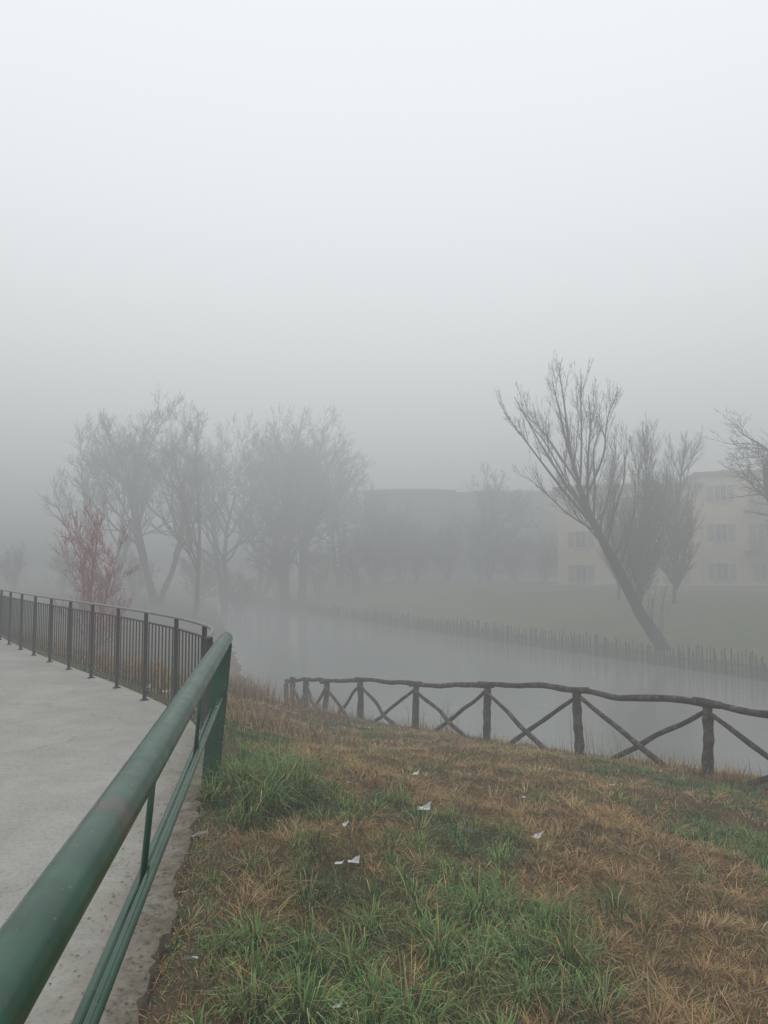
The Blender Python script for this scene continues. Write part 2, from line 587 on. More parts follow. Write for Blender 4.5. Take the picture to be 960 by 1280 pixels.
# ------------------------------------------------------------------ metal fence
def cumul(pts):
    d = [0]
    for a, b_ in zip(pts[:-1], pts[1:]):
        d.append(d[-1] + float(np.linalg.norm(np.array(b_) - np.array(a))))
    return d
fpts = [(-1.31, 5.6), (-1.49, 6.4), (-1.95, 7.28)] + [tuple(p + np.array([-.09, -.05])) for p in EDGE[5:13]]
def catmull(P, n=12):
    P = [np.array(p, float) for p in P]
    P = [2 * P[0] - P[1]] + P + [2 * P[-1] - P[-2]]
    out = []
    for i in range(1, len(P) - 2):
        for k in range(n):
            t = k / n
            out.append(0.5 * ((2 * P[i]) + (-P[i - 1] + P[i + 1]) * t + (2 * P[i - 1] - 5 * P[i] + 4 * P[i + 1] - P[i + 2]) * t * t + (-P[i - 1] + 3 * P[i] - 3 * P[i + 1] + P[i + 2]) * t ** 3))
    out.append(P[-2])
    return out
fc = catmull(fpts)
fd = cumul(fc)
def fat(s):
    s = min(max(s, 0), fd[-1] - 1e-6)
    i = int(np.searchsorted(fd, s, side='right') - 1)
    t = (s - fd[i]) / (fd[i + 1] - fd[i])
    p = fc[i] + (fc[i + 1] - fc[i]) * t
    dr = (fc[i + 1] - fc[i]); dr = dr / np.linalg.norm(dr)
    return p, math.atan2(dr[1], dr[0])
mf = empty("metal_fence", (fc[0][0], fc[0][1], 0), label="dark grey metal fence with vertical bars along curving path", category="fence")
mo = Vector(mf.location)
def madd(name, buf, mat, smooth=False):
    return mesh_obj(name, [v - mo for v in buf.v], buf.f, mat, mf, smooth)
FH = 0.97
b = Buf()
cp = [Vector((p[0], p[1], FH)) for p in fc]
b.tube(cp, [.015] * len(cp), 10)
madd("top_rail", b, M_galv, True)
for zz in (.12, .86):
    b = Buf(); b.tube([Vector((p[0], p[1], zz)) for p in fc], [.011] * len(fc), 6)
    madd("cross_rail", b, M_metal, True)
s = 0.12; step = 0.98
posts = []
while s < fd[-1]:
    p, a = fat(s)
    b = Buf(); b.box((p[0], p[1], FH / 2 - .03), (.012, .044, FH + .04), a)
    b.box((p[0], p[1], .008), (.06, .08, .012), a)
    o = madd("post", b, M_metal); bevel(o, .003, 1)
    posts.append(s); s += step
for s0, s1 in zip(posts[:-1], posts[1:]):
    b = Buf()
    n = 9
    for k in range(1, n):
        p, a = fat(s0 + (s1 - s0) * k / n)
        b.tube([Vector((p[0], p[1], .12)), Vector((p[0], p[1], .86))], [.0075, .0075], 6)
    madd("bar_panel", b, M_metal)

# ------------------------------------------------------------------ wooden fence
wp = [(4.975 + 1.095, 5.58)] + [(3.88 - 1.095 * i, 9.0 + 1.71 * i) for i in range(-1, 5)] + [(-1.30, 16.7), (-1.80, 17.5), (-2.22, 18.3), (-2.50, 19.2)]
rz = {1: -1.75, 2: -1.876, 3: -2.10, 4: -2.36, 5: -2.56, 6: -2.72, 7: -2.88, 8: -3.06, 9: -3.35}
W = []
for i, (x, y) in enumerate(wp):
    zg = gz1(x, y)
    k = i - 1
    if k >= 1:
        zt = rz.get(k, -1.75) + CAMZ
        zt = max(zt, zg + .75)
    else:
        zt = zg + .86
    W.append((x, y, zg, zt))
wf = empty("wooden_fence", (W[2][0], W[2][1], W[2][2]), label="rustic log fence with crossed braces above the river", category="fence")
wo = Vector(wf.location)
def log(name, a, c, r0, r1, wob=.03, n=14, sag=0):
    b = Buf()
    a = Vector(a); c = Vector(c)
    off = random.random() * 50
    pts = []; rad = []
    for i in range(n):
        t = i / (n - 1)
        p = a.lerp(c, t)
        env = math.sin(math.pi * t) ** .7 if 0 < t < 1 else 0
        p = p + Vector((noise.noise(Vector((t * 2.5 + off, 0, 0))), noise.noise(Vector((t * 2.5 + off, 7, 0))), noise.noise(Vector((t * 2.5 + off, 0, 9))))) * wob * (env + .2)
        p.z -= sag * env
        pts.append(p)
        rr = lerp(r0, r1, t) * (1 + .2 * noise.noise(Vector((t * 9 + off, 3, 3))))
        rad.append(rr)
    b.tube(pts, rad, 12, jit=.22)
    return mesh_obj(name, [v - wo for v in b.v], b.f, M_log, wf, True)
for i, (x, y, zg, zt) in enumerate(W):
    log("post", (x + random.uniform(-.03, .03), y, zg - .2), (x + random.uniform(-.04, .04), y, zt - .01), .069, .060, .02)
for i in range(len(W) - 1):
    a = Vector((W[i][0], W[i][1], W[i][3])); c = Vector((W[i + 1][0], W[i + 1][1], W[i + 1][3]))
    d = (c - a).normalized()
    log("top_rail", a - d * .18 + Vector((0, 0, .03)), c + d * .18 + Vector((0, 0, .05 if i % 2 else .01)), .046, .037, .06, 24, .0)
    ga = Vector((W[i][0], W[i][1], W[i][2])); gc = Vector((W[i + 1][0], W[i + 1][1], W[i + 1][2]))
    off = Vector((.04, .03, 0))
    t1 = random.uniform(.76, .9); t2 = random.uniform(.12, .25)
    e1 = ga.lerp(gc, t1); e2 = ga.lerp(gc, t2)
    log("cross_brace", a.lerp(c, .03) + Vector((0, 0, -.07)) + off, e1 + off - Vector((0, 0, .06)), .028, .038, .05)
    log("cross_brace", a.lerp(c, .97) + Vector((0, 0, -.07)) - off, e2 - off - Vector((0, 0, .06)), .028, .040, .05)

# ------------------------------------------------------------------ palisade on the far bank
b = Buf(); s = -22.0
while s < 75:
    x = FA[0] + FD[0] * s + FN[0] * random.uniform(-.06, .06); y = FA[1] + FD[1] * s + FN[1] * random.uniform(-.06, .06)
    h = random.uniform(-2.70, -2.25) + .10 * math.sin(s * .7)
    r_ = random.uniform(.03, .06)
    b.tube([Vector((x, y, -4.2)), Vector((x + random.uniform(-.06, .06), y, h))], [r_, r_ * .7], 6)
    s += random.uniform(.08, .20)
b.tube([Vector((FA[0] + FD[0] * t + FN[0] * -.1, FA[1] + FD[1] * t + FN[1] * -.1, -2.9 + .03 * math.sin(t))) for t in np.linspace(-22, 75, 60)], [.04] * 60, 6)
mesh_obj("palisade", b.v, b.f, M_stake, None, False, label="dark wooden stake revetment holding the river bank", category="palisade")

# ------------------------------------------------------------------ trees
def rand_perp(d, rng):
    v = Vector((rng.uniform(-1, 1), rng.uniform(-1, 1), rng.uniform(-1, 1)))
    v = v - d * v.dot(d)
    if v.length < 1e-4: v = d.orthogonal()
    return v.normalized()

def grow(bt, bc, rng, p, d, L, r, lvl, P):
    maxl = P['levels']
    nseg = [7, 6, 5, 3, 2][min(lvl, 4)]
    pts = [p.copy()]; rad = [r]
    dd = d.copy()
    dirs = [dd.copy()]
    rend = r * (P.get('taper', .35) if lvl < maxl else .5)
    for i in range(nseg):
        dd = (dd + rand_perp(dd, rng) * P['wob'] * (0.6 if lvl == 0 else 1) + Vector((0, 0, P['up'][min(lvl, len(P['up']) - 1)])))
        dd.normalize()
        pts.append(pts[-1] + dd * (L / nseg)); rad.append(lerp(r, rend, (i + 1) / nseg)); dirs.append(dd.copy())
    buf = bt if lvl <= 1 else bc
    buf.tube(pts, rad, [8, 6, 4, 3, 3][min(lvl, 4)], cap=(lvl < 2))
    if lvl >= maxl: return
    nchild = P['n'][lvl]
    for k in range(nchild):
        t = rng.uniform(P['start'][lvl], 1.0) if k < nchild - 1 else 1.0
        fi = t * nseg; i = min(int(fi), nseg - 1); ft = fi - i
        q = pts[i].lerp(pts[i + 1], ft); dq = dirs[min(i + 1, nseg)]
        ang = math.radians(rng.uniform(*P['ang'][lvl])) * (1.0 if k < nchild - 1 else .4)
        nd = (dq * math.cos(ang) + rand_perp(dq, rng) * math.sin(ang)).normalized()
        Lc = L * P['ratio'][lvl] * rng.uniform(.7, 1.15) * (1.15 - .5 * t)
        rc = max(lerp(r, rend, t) * rng.uniform(.5, .72), P['minr'])
        grow(bt, bc, rng, q, nd, Lc, rc, lvl + 1, P)

def make_tree(name, loc, H, seed, P, label, matc=M_twig, matt=M_bark, trunks=1, r=None, lean=(0, 0), cat="tree", group=None, spread=.35, jitter=.3):
    rng = random.Random(seed)
    bt, bc = Buf(), Buf()
    for t in range(trunks):
        d = Vector((lean[0] + (rng.uniform(-spread, spread) if trunks > 1 else 0), lean[1] + (rng.uniform(-spread, spread) * .7 if trunks > 1 else 0), 1)).normalized()
        grow(bt, bc, rng, Vector((rng.uniform(-jitter, jitter) * (trunks > 1), rng.uniform(-jitter, jitter) * (trunks > 1), -.25)), d, H * P['trunk'] * rng.uniform(.85, 1.05), (r or H * .02) * (1 if trunks == 1 else .75), 0, P)
    e = empty(name, (loc[0], loc[1], gz1(*loc) - .02), label=label, category=cat)
    if group: e["group"] = group
    mesh_obj("trunk", bt.v, bt.f, matt, e, True)
    mesh_obj("crown", bc.v, bc.f, matc, e, False)
    return e

def copy_tree(src, loc, rot, sc, label=None):
    e = src.copy(); link(e)
    e.location = (loc[0], loc[1], gz1(*loc) - .05); e.rotation_euler = (0, 0, rot); e.scale = (sc, sc, sc)
    if label: e["label"] = label
    for c in list(src.children):
        k = c.copy(); k.parent = e; link(k)
    return e

P_round = dict(levels=4, wob=.16, up=[.02, .07, .08, .07, .05], n=[12, 9, 8, 6], start=[.28, .2, .15, .1], ang=[(28, 62), (25, 55), (20, 50), (18, 45)],
               ratio=[.62, .55, .52, .6], trunk=.62, minr=.0125)
P_open = dict(levels=4, wob=.2, up=[.02, .10, .10, .09, .06], n=[9, 7, 8, 7], start=[.35, .3, .15, .1], ang=[(22, 50), (22, 48), (18, 42), (16, 40)],
              ratio=[.75, .5, .55, .6], trunk=.6, minr=.0095)
P_near = dict(levels=4, wob=.18, up=[.02, .05, .06, .05, .03], n=[12, 8, 7, 4], start=[.25, .25, .15, .1], ang=[(35, 70), (25, 52), (20, 48), (16, 42)],
               ratio=[.72, .58, .55, .6], trunk=.62, minr=.009)
P_cone = dict(levels=3, wob=.09, up=[.05, .14, .12, .08], n=[44, 12, 8], start=[.08, .08, .1], ang=[(22, 42), (16, 36), (14, 34)],
              ratio=[.40, .5, .6], trunk=.95, minr=.0068)
P_shrub = dict(levels=3, wob=.2, up=[.04, .08, .06, .03], n=[9, 8, 8], start=[.12, .15, .1], ang=[(20, 60), (20, 60), (20, 60)],
               ratio=[.6, .55, .55], trunk=.75, minr=.008)
P_red = dict(levels=3, wob=.13, up=[.06, .10, .08, .04], n=[14, 10, 8], start=[.12, .15, .1], ang=[(18, 44), (20, 46), (20, 48)],
               ratio=[.40, .5, .55], trunk=.85, minr=.0062)

def at(px, depth):  # ground position for a bearing and distance (layout planning only)
    return ((px - 480) / 924 * depth, depth)

t1 = make_tree("tree", at(200, 61), 18.6, 3, P_open, "tall bare many-limbed tree on the river bank", trunks=3, r=.38)
t2 = make_tree("tree", at(245, 57), 16, 5, P_open, "slender bare tree with dark trunk on the bank", trunks=1, r=.22)
t3 = make_tree("tree", at(362, 73), 22.8, 8, P_round, "bare round-crowned tree beside the water", trunks=2, r=.48)
copy_tree(t3, at(425, 84), 2.1, .86, "bare round-crowned tree half lost in fog")
copy_tree(t1, at(285, 74), 1.3, 1.14, "bare spreading tree fading into fog")
copy_tree(t1, at(140, 68), 2.6, .98, "bare spreading tree with forked limbs")
copy_tree(t3, at(325, 82), 4.4, 1.0, "bare round-crowned tree half lost in fog")
copy_tree(t3, at(380, 76), 5.6, .96, "bare round-crowned tree half lost in fog")
copy_tree(t3, at(608, 80), 3.3, .60, "bare tree in front of the grey building")
copy_tree(t3, at(470, 90), 1.2, .62, "bare tree in front of the grey building")
t4 = make_tree("tree", at(797, 44), 9.8, 21, P_cone, "narrow bare tree with upswept twigs", r=.12)
copy_tree(t4, at(840, 48), 1.9, .98, "narrow bare tree with upswept twigs")
copy_tree(t4, at(772, 52), 3.0, .90, "narrow bare tree with upswept twigs")
t5 = make_tree("tree", at(1000, 38), 15, 35, P_near, "bare spreading tree near the cream building", r=.28)
# red tree behind the metal fence
make_tree("tree", at(122, 26), 5.4, 43, P_red, "small leafless tree with dark red twigs", matc=M_redtwig, matt=M_redtwig, trunks=3, r=.05, spread=.08, jitter=.15)
# shrubs on far bank
sh = make_tree("shrub", at(520, 80), 4.6, 51, P_shrub, "tangled bare shrub on the grassy bank", trunks=6, r=.06, cat="shrub", group="bare shrubs along the far bank")
for (px, dp, sc, rt) in ((470, 80, 1.6, 1), (640, 80, 1.3, 4), (400, 78, 1.3, 1.5), (560, 82, 1.5, 2.0), (600, 84, 1.4, 5.0),
                         (300, 72, 1.1, 4.5), (170, 66, .9, 5.5), (80, 72, 1.0, .3), (500, 84, 1.8, 3.3),
                         (445, 76, 1.3, 3.1), (350, 80, 1.5, 2.2), (250, 72, 1.3, 1.0), (680, 76, 1.2, .2), (20, 74, 1.0, 3.0)):
    copy_tree(sh, at(px, dp), rt, sc)

# leaning willow
def willow():
    rng = random.Random(77)
    bt, bc = Buf(), Buf()
    k = 1 / 25.3
    def Q(px, py, dy=0): return Vector(((px - 828) * k, dy, (815 - py) * k))
    P = dict(levels=4, wob=.09, up=[.0, .10, .12, .09, .06], n=[0, 9, 6, 3], start=[.2, .12, .10, .1], ang=[(20, 40), (16, 36), (12, 28), (12, 28)],
             ratio=[.5, .5, .58, .6], trunk=.6, minr=.0075)
    def spline(pts, n=6):
        c = catmull([tuple(p) for p in pts], n)
        return [Vector(p) for p in c]
    tr = spline([Q(832, 830), Q(820, 800), Q(800, 768, .1), Q(778, 722, .2), Q(756, 680, .1), Q(738, 645, 0), Q(722, 605, -.2)])
    bt.tube(tr, [lerp(.42, .14, (i / (len(tr) - 1)) ** .7) for i in range(len(tr))], 12, jit=.2)
    limbs = [
        ([Q(745, 660), Q(705, 618, -.5), Q(665, 570, -1), Q(625, 520, -1.4)], .09),
        ([Q(740, 650), Q(710, 600, .6), Q(680, 545, 1), Q(652, 485, 1.6)], .09),
        ([Q(733, 632), Q(712, 570, -.3), Q(697, 520, -.9), Q(686, 482, -1.2)], .08),
        ([Q(728, 615), Q(716, 560, .3), Q(710, 505, .3), Q(705, 452, .6)], .10),
        ([Q(735, 640), Q(732, 580, -.6), Q(732, 535, -1.2), Q(728, 500, -1.5)], .08),
        ([Q(742, 655), Q(748, 605, .5), Q(752, 560, 1.2), Q(765, 525, 1.5)], .07),
        ([Q(757, 682), Q(765, 640, -.5), Q(775, 600, -.8), Q(772, 560, -1.2)], .06),
        ([Q(772, 712), Q(790, 670, .5), Q(800, 630, .7), Q(803, 590, .9)], .05),
        ([Q(750, 668), Q(715, 640, .9), Q(690, 612, 1.4), Q(668, 590, 1.8)], .05),
        ([Q(728, 612), Q(705, 560, 1.2), Q(690, 530, 1.8), Q(672, 508, 2.2)], .06),
        ([Q(732, 625), Q(745, 575, -1.4), Q(745, 545, -1.9), Q(748, 515, -2.4)], .06),
        ([Q(726, 608), Q(722, 560, -1.0), Q(718, 520, -1.6), Q(716, 478, -2.0)], .06),
        ([Q(740, 648), Q(700, 600, -1.2), Q(672, 560, -1.9), Q(648, 535, -2.4)], .05),
        ([Q(760, 690), Q(735, 665, -.6), Q(716, 648, -1.0), Q(700, 628, -1.4)], .045),
        ([Q(748, 664), Q(768, 620, 1.0), Q(782, 580, 1.6), Q(788, 550, 2.0)], .05),
    ]
    for pts, r in limbs:
        s_ = spline(pts, 5)
        bt.tube(s_, [lerp(r, .014, i / (len(s_) - 1)) for i in range(len(s_))], 7)
        n = len(s_)
        for j in range(10):
            t = rng.uniform(.15, .97)
            i = min(int(t * (n - 1)), n - 2)
            q = s_[i]; d = (s_[i + 1] - s_[i]).normalized()
            ang = math.radians(rng.uniform(10, 34))
            nd = (d * math.cos(ang) + rand_perp(d, rng) * math.sin(ang) + Vector((0, 0, .2))).normalized()
            grow(bt, bc, rng, q, nd, rng.uniform(1.1, 2.6) * (1.1 - .65 * t), lerp(r, .016, t) * .42, 2, P)
    for j in range(34):
        i = rng.randrange(5, len(tr) - 1)
        nd = (Vector((rng.uniform(-.4, .7), rng.uniform(-.6, .6), 1))).normalized()
        grow(bt, bc, rng, tr[i], nd, rng.uniform(.8, 2.4), .020, 2, P)
    x, y = 13.75, 36.5
    e = empty("tree", (x, y, 1.55 - 115 / 25.3), label="big bare willow leaning out over the river", category="tree")
    mesh_obj("trunk", bt.v, bt.f, M_bark, e, True)
    mesh_obj("crown", bc.v, bc.f, M_twig, e, False)
willow()

# ------------------------------------------------------------------ buildings
M_cream = mat_noise("cream_plaster", [(0.52, 0.42, 0.28), (0.62, 0.50, 0.34)], .5, .9, .2, .01)
M_gray = mat_noise("grey_plaster", [(0.07, 0.07, 0.067), (0.11, 0.11, 0.105)], .4, .9, .2, .01)
M_roof = mat_noise("roof_tiles", [(0.10, 0.085, 0.075), (0.15, 0.13, 0.11)], 2, .9, .3, .02)
M_pane = mat_noise("window_glass", [(0.04, 0.045, 0.05), (0.07, 0.075, 0.08)], 1, .3, 0)
M_frame = mat_noise("window_frame", [(0.4, 0.36, 0.28), (0.5, 0.45, 0.36)], 2, .6, 0)
M_gframe = mat_noise("grey_window_frame", [(0.10, 0.10, 0.10), (0.14, 0.14, 0.14)], 2, .6, 0)
M_shut = mat_noise("shutter_paint", [(0.19, 0.15, 0.10), (0.25, 0.20, 0.14)], 2, .7, 0)
M_rust = mat_noise("balcony_rail", [(0.05, 0.05, 0.05), (0.08, 0.08, 0.08)], 2, .7, 0)

def building(loc, rot, blocks, mat, label, floors, nwin, depth=11, balc=(), chim=True, sc=1.0, shut=True, mfr=None):
    e = empty("building", (loc[0], loc[1], loc[2]), rot, label=label, category="building")
    e.scale = (sc, sc, sc)
    x0 = 0
    for bi, (w, h) in enumerate(blocks):
        yo = (.0 if bi % 2 == 0 else .35)
        b = Buf(); b.box((x0 + w / 2, depth / 2 + yo, h / 2 - 1), (w - .004, depth, h + 2))
        mesh_obj("wall", b.v, b.f, mat, e)
        b = Buf()
        cx = x0 + w / 2
        ov = .4
        b.box((cx, depth / 2 + yo, h + .12), (w + 2 * ov - .01, depth + 2 * ov, .24))
        rr = [Vector((x0 - ov, yo - ov, h + .245)), Vector((x0 + w + ov, yo - ov, h + .245)), Vector((x0 + w + ov, yo + depth + ov, h + .245)), Vector((x0 - ov, yo + depth + ov, h + .245)),
              Vector((x0 + 3.5, yo + depth / 2, h + 1.0)), Vector((x0 + w - 3.5, yo + depth / 2, h + 1.0))]
        o_ = len(b.v); b.v += rr
        b.f += [(o_, o_ + 1, o_ + 5, o_ + 4), (o_ + 1, o_ + 2, o_ + 5), (o_ + 2, o_ + 3, o_ + 4, o_ + 5), (o_ + 3, o_, o_ + 4)]
        mesh_obj("roof", b.v, b.f, M_roof, e)
        if chim and bi == 0:
            b = Buf(); b.box((x0 + w * .6, depth * .5 + yo, h + 1.2), (.7, .7, 1.2)); b.box((x0 + w * .6, depth * .5 + yo, h + 1.86), (.9, .9, .12))
            mesh_obj("chimney", b.v, b.f, mat, e)
        fh = h / floors
        n = nwin[bi]
        for fl in range(floors):
            for k in range(n):
                wx = x0 + (k + .5) * w / n
                wz_ = fl * fh + fh * .52
                tall = (bi, fl, k) in balc
                ww, wh = (.95, 1.35) if not tall else (1.2, 2.1)
                zc = wz_ if not tall else fl * fh + .25 + 1.1
                b = Buf()
                yf = yo - .03
                for sx in (-1, 1):
                    b.box((wx + sx * ww / 2, yf, zc), (.1, .09, wh))
                b.box((wx, yf, zc + wh / 2 + .05), (ww + .1, .09, .1))
                b.box((wx, yf - .03, zc - wh / 2 - .04), (ww + .3, .2, .08))
                b.box((wx, yf + .004, zc), (.06, .05, wh))
                wo_ = mesh_obj("window", b.v, b.f, mfr or M_frame, e)
                b = Buf(); b.box((wx, yo - .008, zc), (ww - .1, .02, wh))
                mesh_obj("pane", b.v, b.f, M_pane, wo_)
                if shut:
                    for sx in (-1, 1):
                        b = Buf()
                        b.box((wx + sx * (ww / 2 + .32), yf - .01, zc), (.48, .05, wh))
                        mesh_obj("shutter", b.v, b.f, M_shut, wo_)
                if tall:
                    b = Buf(); b.box((wx, yo - .65, fl * fh + .1), (3.2, 1.2, .18))
                    b.box((wx, yo - 1.2, fl * fh + 1.15), (3.2, .05, .06))
                    for q in range(22):
                        b.box((wx - 1.57 + q * .15, yo - 1.2, fl * fh + .65), (.03, .03, .95))
                    mesh_obj("balcony", b.v, b.f, M_rust, e)
        x0 += w
    return e
bx, by = at(697, 71)
building((bx, by, -1.4), math.radians(-14), [(11.5, 8.7), (20, 9.7)], M_cream, "cream three storey house with shutters and balconies", 3, [3, 6], balc={(1, 1, 1), (1, 2, 1), (1, 1, 3)}, sc=1.11)
bx, by = at(455, 98)
building((bx, by, -1.3), math.radians(-5), [(11, 11.0), (13.5, 10.7)], M_gray, "long dark grey apartment block faint in fog", 3, [3, 5], chim=False, sc=1.07, shut=False, mfr=M_gframe)

# ------------------------------------------------------------------ grass
def blades(x, y, L, az, a1, bend, w, col, z0=None):
    n = len(x)
    z = gz(x, y) - .01 if z0 is None else z0
    dx, dy = np.cos(az), np.sin(az)
    px, py = -dy, dx
    a2 = a1 + bend
    mx = x + dx * .5 * L * np.sin(a1); my = y + dy * .5 * L * np.sin(a1); mz = z + .5 * L * np.cos(a1)
    tx = mx + dx * .5 * L * np.sin(a2); ty = my + dy * .5 * L * np.sin(a2); tz = mz + .5 * L * np.cos(a2)
    tz = np.maximum(tz, z + .004)
    V = np.empty((n, 5, 3))
    V[:, 0] = np.column_stack([x - px * w / 2, y - py * w / 2, z]); V[:, 1] = np.column_stack([x + px * w / 2, y + py * w / 2, z])
    V[:, 2] = np.column_stack([mx - px * w * .42, my - py * w * .42, mz]); V[:, 3] = np.column_stack([mx + px * w * .42, my + py * w * .42, mz])
    V[:, 4] = np.column_stack([tx, ty, tz])
    b = np.arange(n) * 5
    q = np.column_stack([b, b + 1, b + 3, b + 2]); t = np.column_stack([b + 2, b + 3, b + 4])
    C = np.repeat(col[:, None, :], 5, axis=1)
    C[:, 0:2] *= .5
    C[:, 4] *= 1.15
    return V.reshape(-1, 3), q, t, C.reshape(-1, 3)

GREEN = np.array([(0.115, 0.215, 0.050), (0.165, 0.265, 0.078), (0.085, 0.175, 0.044), (0.200, 0.255, 0.105)])
DRY = np.array([(0.44, 0.255, 0.105), (0.34, 0.175, 0.075), (0.56, 0.40, 0.215), (0.21, 0.105, 0.052), (0.40, 0.285, 0.135), (0.50, 0.275, 0.105), (0.29, 0.24, 0.11)])

def pick(pal, n):
    c = pal[RNG.integers(0, len(pal), n)]
    return c * RNG.uniform(.6, 1.35, (n, 1))

def sample_fr(n, y0, y1, umin=-.62, umax=.66, pw=1.0):
    t = RNG.random(n)
    y = np.sqrt(y0 ** 2 + t * (y1 ** 2 - y0 ** 2))
    u = RNG.uniform(umin, umax, n)
    return u * y, y

parts = []
for (n, y0, y1, Lm, w) in ((80000, 1.8, 5, .045, .0033), (95000, 5, 10, .050, .0046), (80000, 10, 21, .065, .008)):
    x, y = sample_fr(n, y0, y1)
    d = edge_dist(x, y)
    thin = np.clip(.2 + d / .45, 0, 1)
    keep = (d > .0) & (gz(x, y) > WZ + .05) & (RNG.random(n) < thin)
    x, y = x[keep], y[keep]; n = len(x)
    g = greenness(x, y)
    isg = RNG.random(n) < (.22 + .58 * g)
    c = np.where(isg[:, None], pick(GREEN, n) * .85, pick(DRY, n) * .75)
    L = Lm * RNG.uniform(.5, 1.7, n)
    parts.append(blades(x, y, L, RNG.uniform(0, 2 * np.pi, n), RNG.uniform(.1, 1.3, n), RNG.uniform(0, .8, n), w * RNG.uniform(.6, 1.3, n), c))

def clump_at(x, y, green, k, Lr, w, spread=.045, flat=0.0, amax=.95):
    n = len(x)
    sz = RNG.uniform(.4, 1.3, n)
    X = np.repeat(x, k); Y = np.repeat(y, k); S = np.repeat(sz, k)
    az0 = RNG.uniform(0, 2 * np.pi, n)
    az = RNG.uniform(0, 2 * np.pi, n * k)
    if not green:
        m = RNG.random(n * k) < .6
        az = np.where(m, np.repeat(az0, k) + RNG.normal(0, .6, n * k), az)
    rad = np.abs(RNG.normal(0, spread, n * k)) * S
    bx_ = X + np.cos(az) * rad; by_ = Y + np.sin(az) * rad
    L = RNG.uniform(Lr[0], Lr[1], n * k) * S
    if green:
        a1 = RNG.uniform(.1, amax, n * k); bd = RNG.uniform(.4, 1.6, n * k)
        c = pick(GREEN, n * k) * np.repeat(RNG.uniform(.65, 1.3, n), k)[:, None]
        dead = RNG.random(n * k) < .12
        c = np.where(dead[:, None], pick(DRY, n * k), c)
    else:
        a1 = RNG.uniform(.75 + flat, 1.48, n * k); bd = RNG.uniform(.0, .6, n * k)
        tint = DRY[RNG.integers(0, len(DRY), n)]
        c = (pick(DRY, n * k) * .45 + np.repeat(tint, k, axis=0) * .55) * RNG.uniform(.7, 1.2, (n * k, 1))
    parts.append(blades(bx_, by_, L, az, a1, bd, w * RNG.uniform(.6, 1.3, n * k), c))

def clumps(n, y0, y1, green, per, Lr, w, thr, flat=0.0):
    x, y = sample_fr(n, y0, y1)
    d = edge_dist(x, y)
    g = greenness(x, y)
    p = g if green else 1 - g
    keep = (d > (.05 if green else .3)) & (gz(x, y) > WZ + .05) & (p > thr * RNG.uniform(.2, 1.6, len(x)))
    clump_at(x[keep], y[keep], green, per, Lr, w, flat=flat)
clumps(1250, 2.0, 6.5, True, 44, (.06, .19), .0044, .45)
clumps(1300, 6.5, 13, True, 26, (.05, .13), .0065, .5)
clumps(1800, 2.0, 6.5, False, 34, (.06, .20), .0034, .5)
clumps(2500, 6.5, 13, False, 26, (.06, .17), .0052, .4, .15)
clumps(1900, 13, 22, False, 16, (.08, .20), .009, .3, .1)
# big rounded tufts of lush grass
bx_t = np.array([.42, .10, .62, -.30, -.55, .25, .85, -.12, 1.3, .05, .5])
by_t = np.array([2.75, 2.95, 3.15, 2.85, 3.3, 3.45, 3.5, 3.7, 4.3, 2.6, 3.9])
clump_at(bx_t, by_t, True, 190, (.11, .22), .0046, .10, amax=1.2)
# lush tuft round the foot of the railing post
tx_ = RNG.normal(-.86, .16, 26); ty_ = RNG.normal(5.15, .24, 26)
clump_at(tx_, ty_, True, 80, (.20, .46), .0062, .06, amax=.6)
# growth creeping over the broken concrete edge
ye = RNG.uniform(1.9, 5.1, 150); xe = -.40 - .1606 * ye + RNG.uniform(-.08, .2, 150)
clump_at(xe, ye, True, 16, (.02, .085), .0036, .04)
ye = RNG.uniform(1.9, 5.1, 130); xe = -.40 - .1606 * ye + RNG.uniform(-.05, .3, 130)
clump_at(xe, ye, False, 16, (.03, .11), .0036, .05)
def merge(parts):
    Vs, qs, ts, cs = [], [], [], []; off = 0
    for V_, q_, t_, c_ in parts:
        Vs.append(V_); qs.append(q_ + off); ts.append(t_ + off); cs.append(c_); off += len(V_)
    return np.concatenate(Vs), np.concatenate(qs), np.concatenate(ts), np.concatenate(cs)
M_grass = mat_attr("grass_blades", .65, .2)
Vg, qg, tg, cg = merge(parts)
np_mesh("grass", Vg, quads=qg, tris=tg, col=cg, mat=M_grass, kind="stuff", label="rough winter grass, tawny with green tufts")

# tall dry weeds near fence and on the bank
parts = []
def weeds(cx, cy, sx, sy, n, Lr, w=.006, up=.6):
    x = RNG.normal(cx, sx, n); y = RNG.normal(cy, sy, n)
    d = edge_dist(x, y); keep = (d > .12)
    x, y = x[keep], y[keep]; n = len(x)
    c = pick(DRY, n) * .75
    parts.append(blades(x, y, RNG.uniform(Lr[0], Lr[1], n), RNG.uniform(0, 2 * np.pi, n), RNG.uniform(0, up, n), RNG.uniform(0, .8, n), w * RNG.uniform(.5, 1.2, n), c))
for i in range(len(W) - 1):
    for t in np.linspace(0, 1, 6):
        x = lerp(W[i][0], W[i + 1][0], t); y = lerp(W[i][1], W[i + 1][1], t)
        weeds(x + .05, y - .1, .2, .2, random.choice((30, 70, 130)), (.08, .34), .005, .8)
for (cx, cy, n_) in ((-2.75, 14.2, 260), (-2.2, 13.6, 220), (-3.3, 15.0, 300), (-2.9, 17.0, 300), (-1.7, 14.9, 160), (-3.6, 16.4, 300), (-1.0, 13.6, 90)):
    weeds(cx, cy, .22, .25, n_, (.2, .62), .008, .5)
weeds(-3.3, 11.2, .3, .6, 500, (.2, .5), .007)
weeds(-3.9, 12.4, .4, .8, 500, (.2, .55), .008)
for k in range(5, 12):
    x, y = EDGE[k]
    weeds(x + .7, y + .5, .35, .35, 380, (.1, .30), .007)
    weeds(x + 1.5, y + 1.1, .45, .45, 250, (.12, .38), .009)
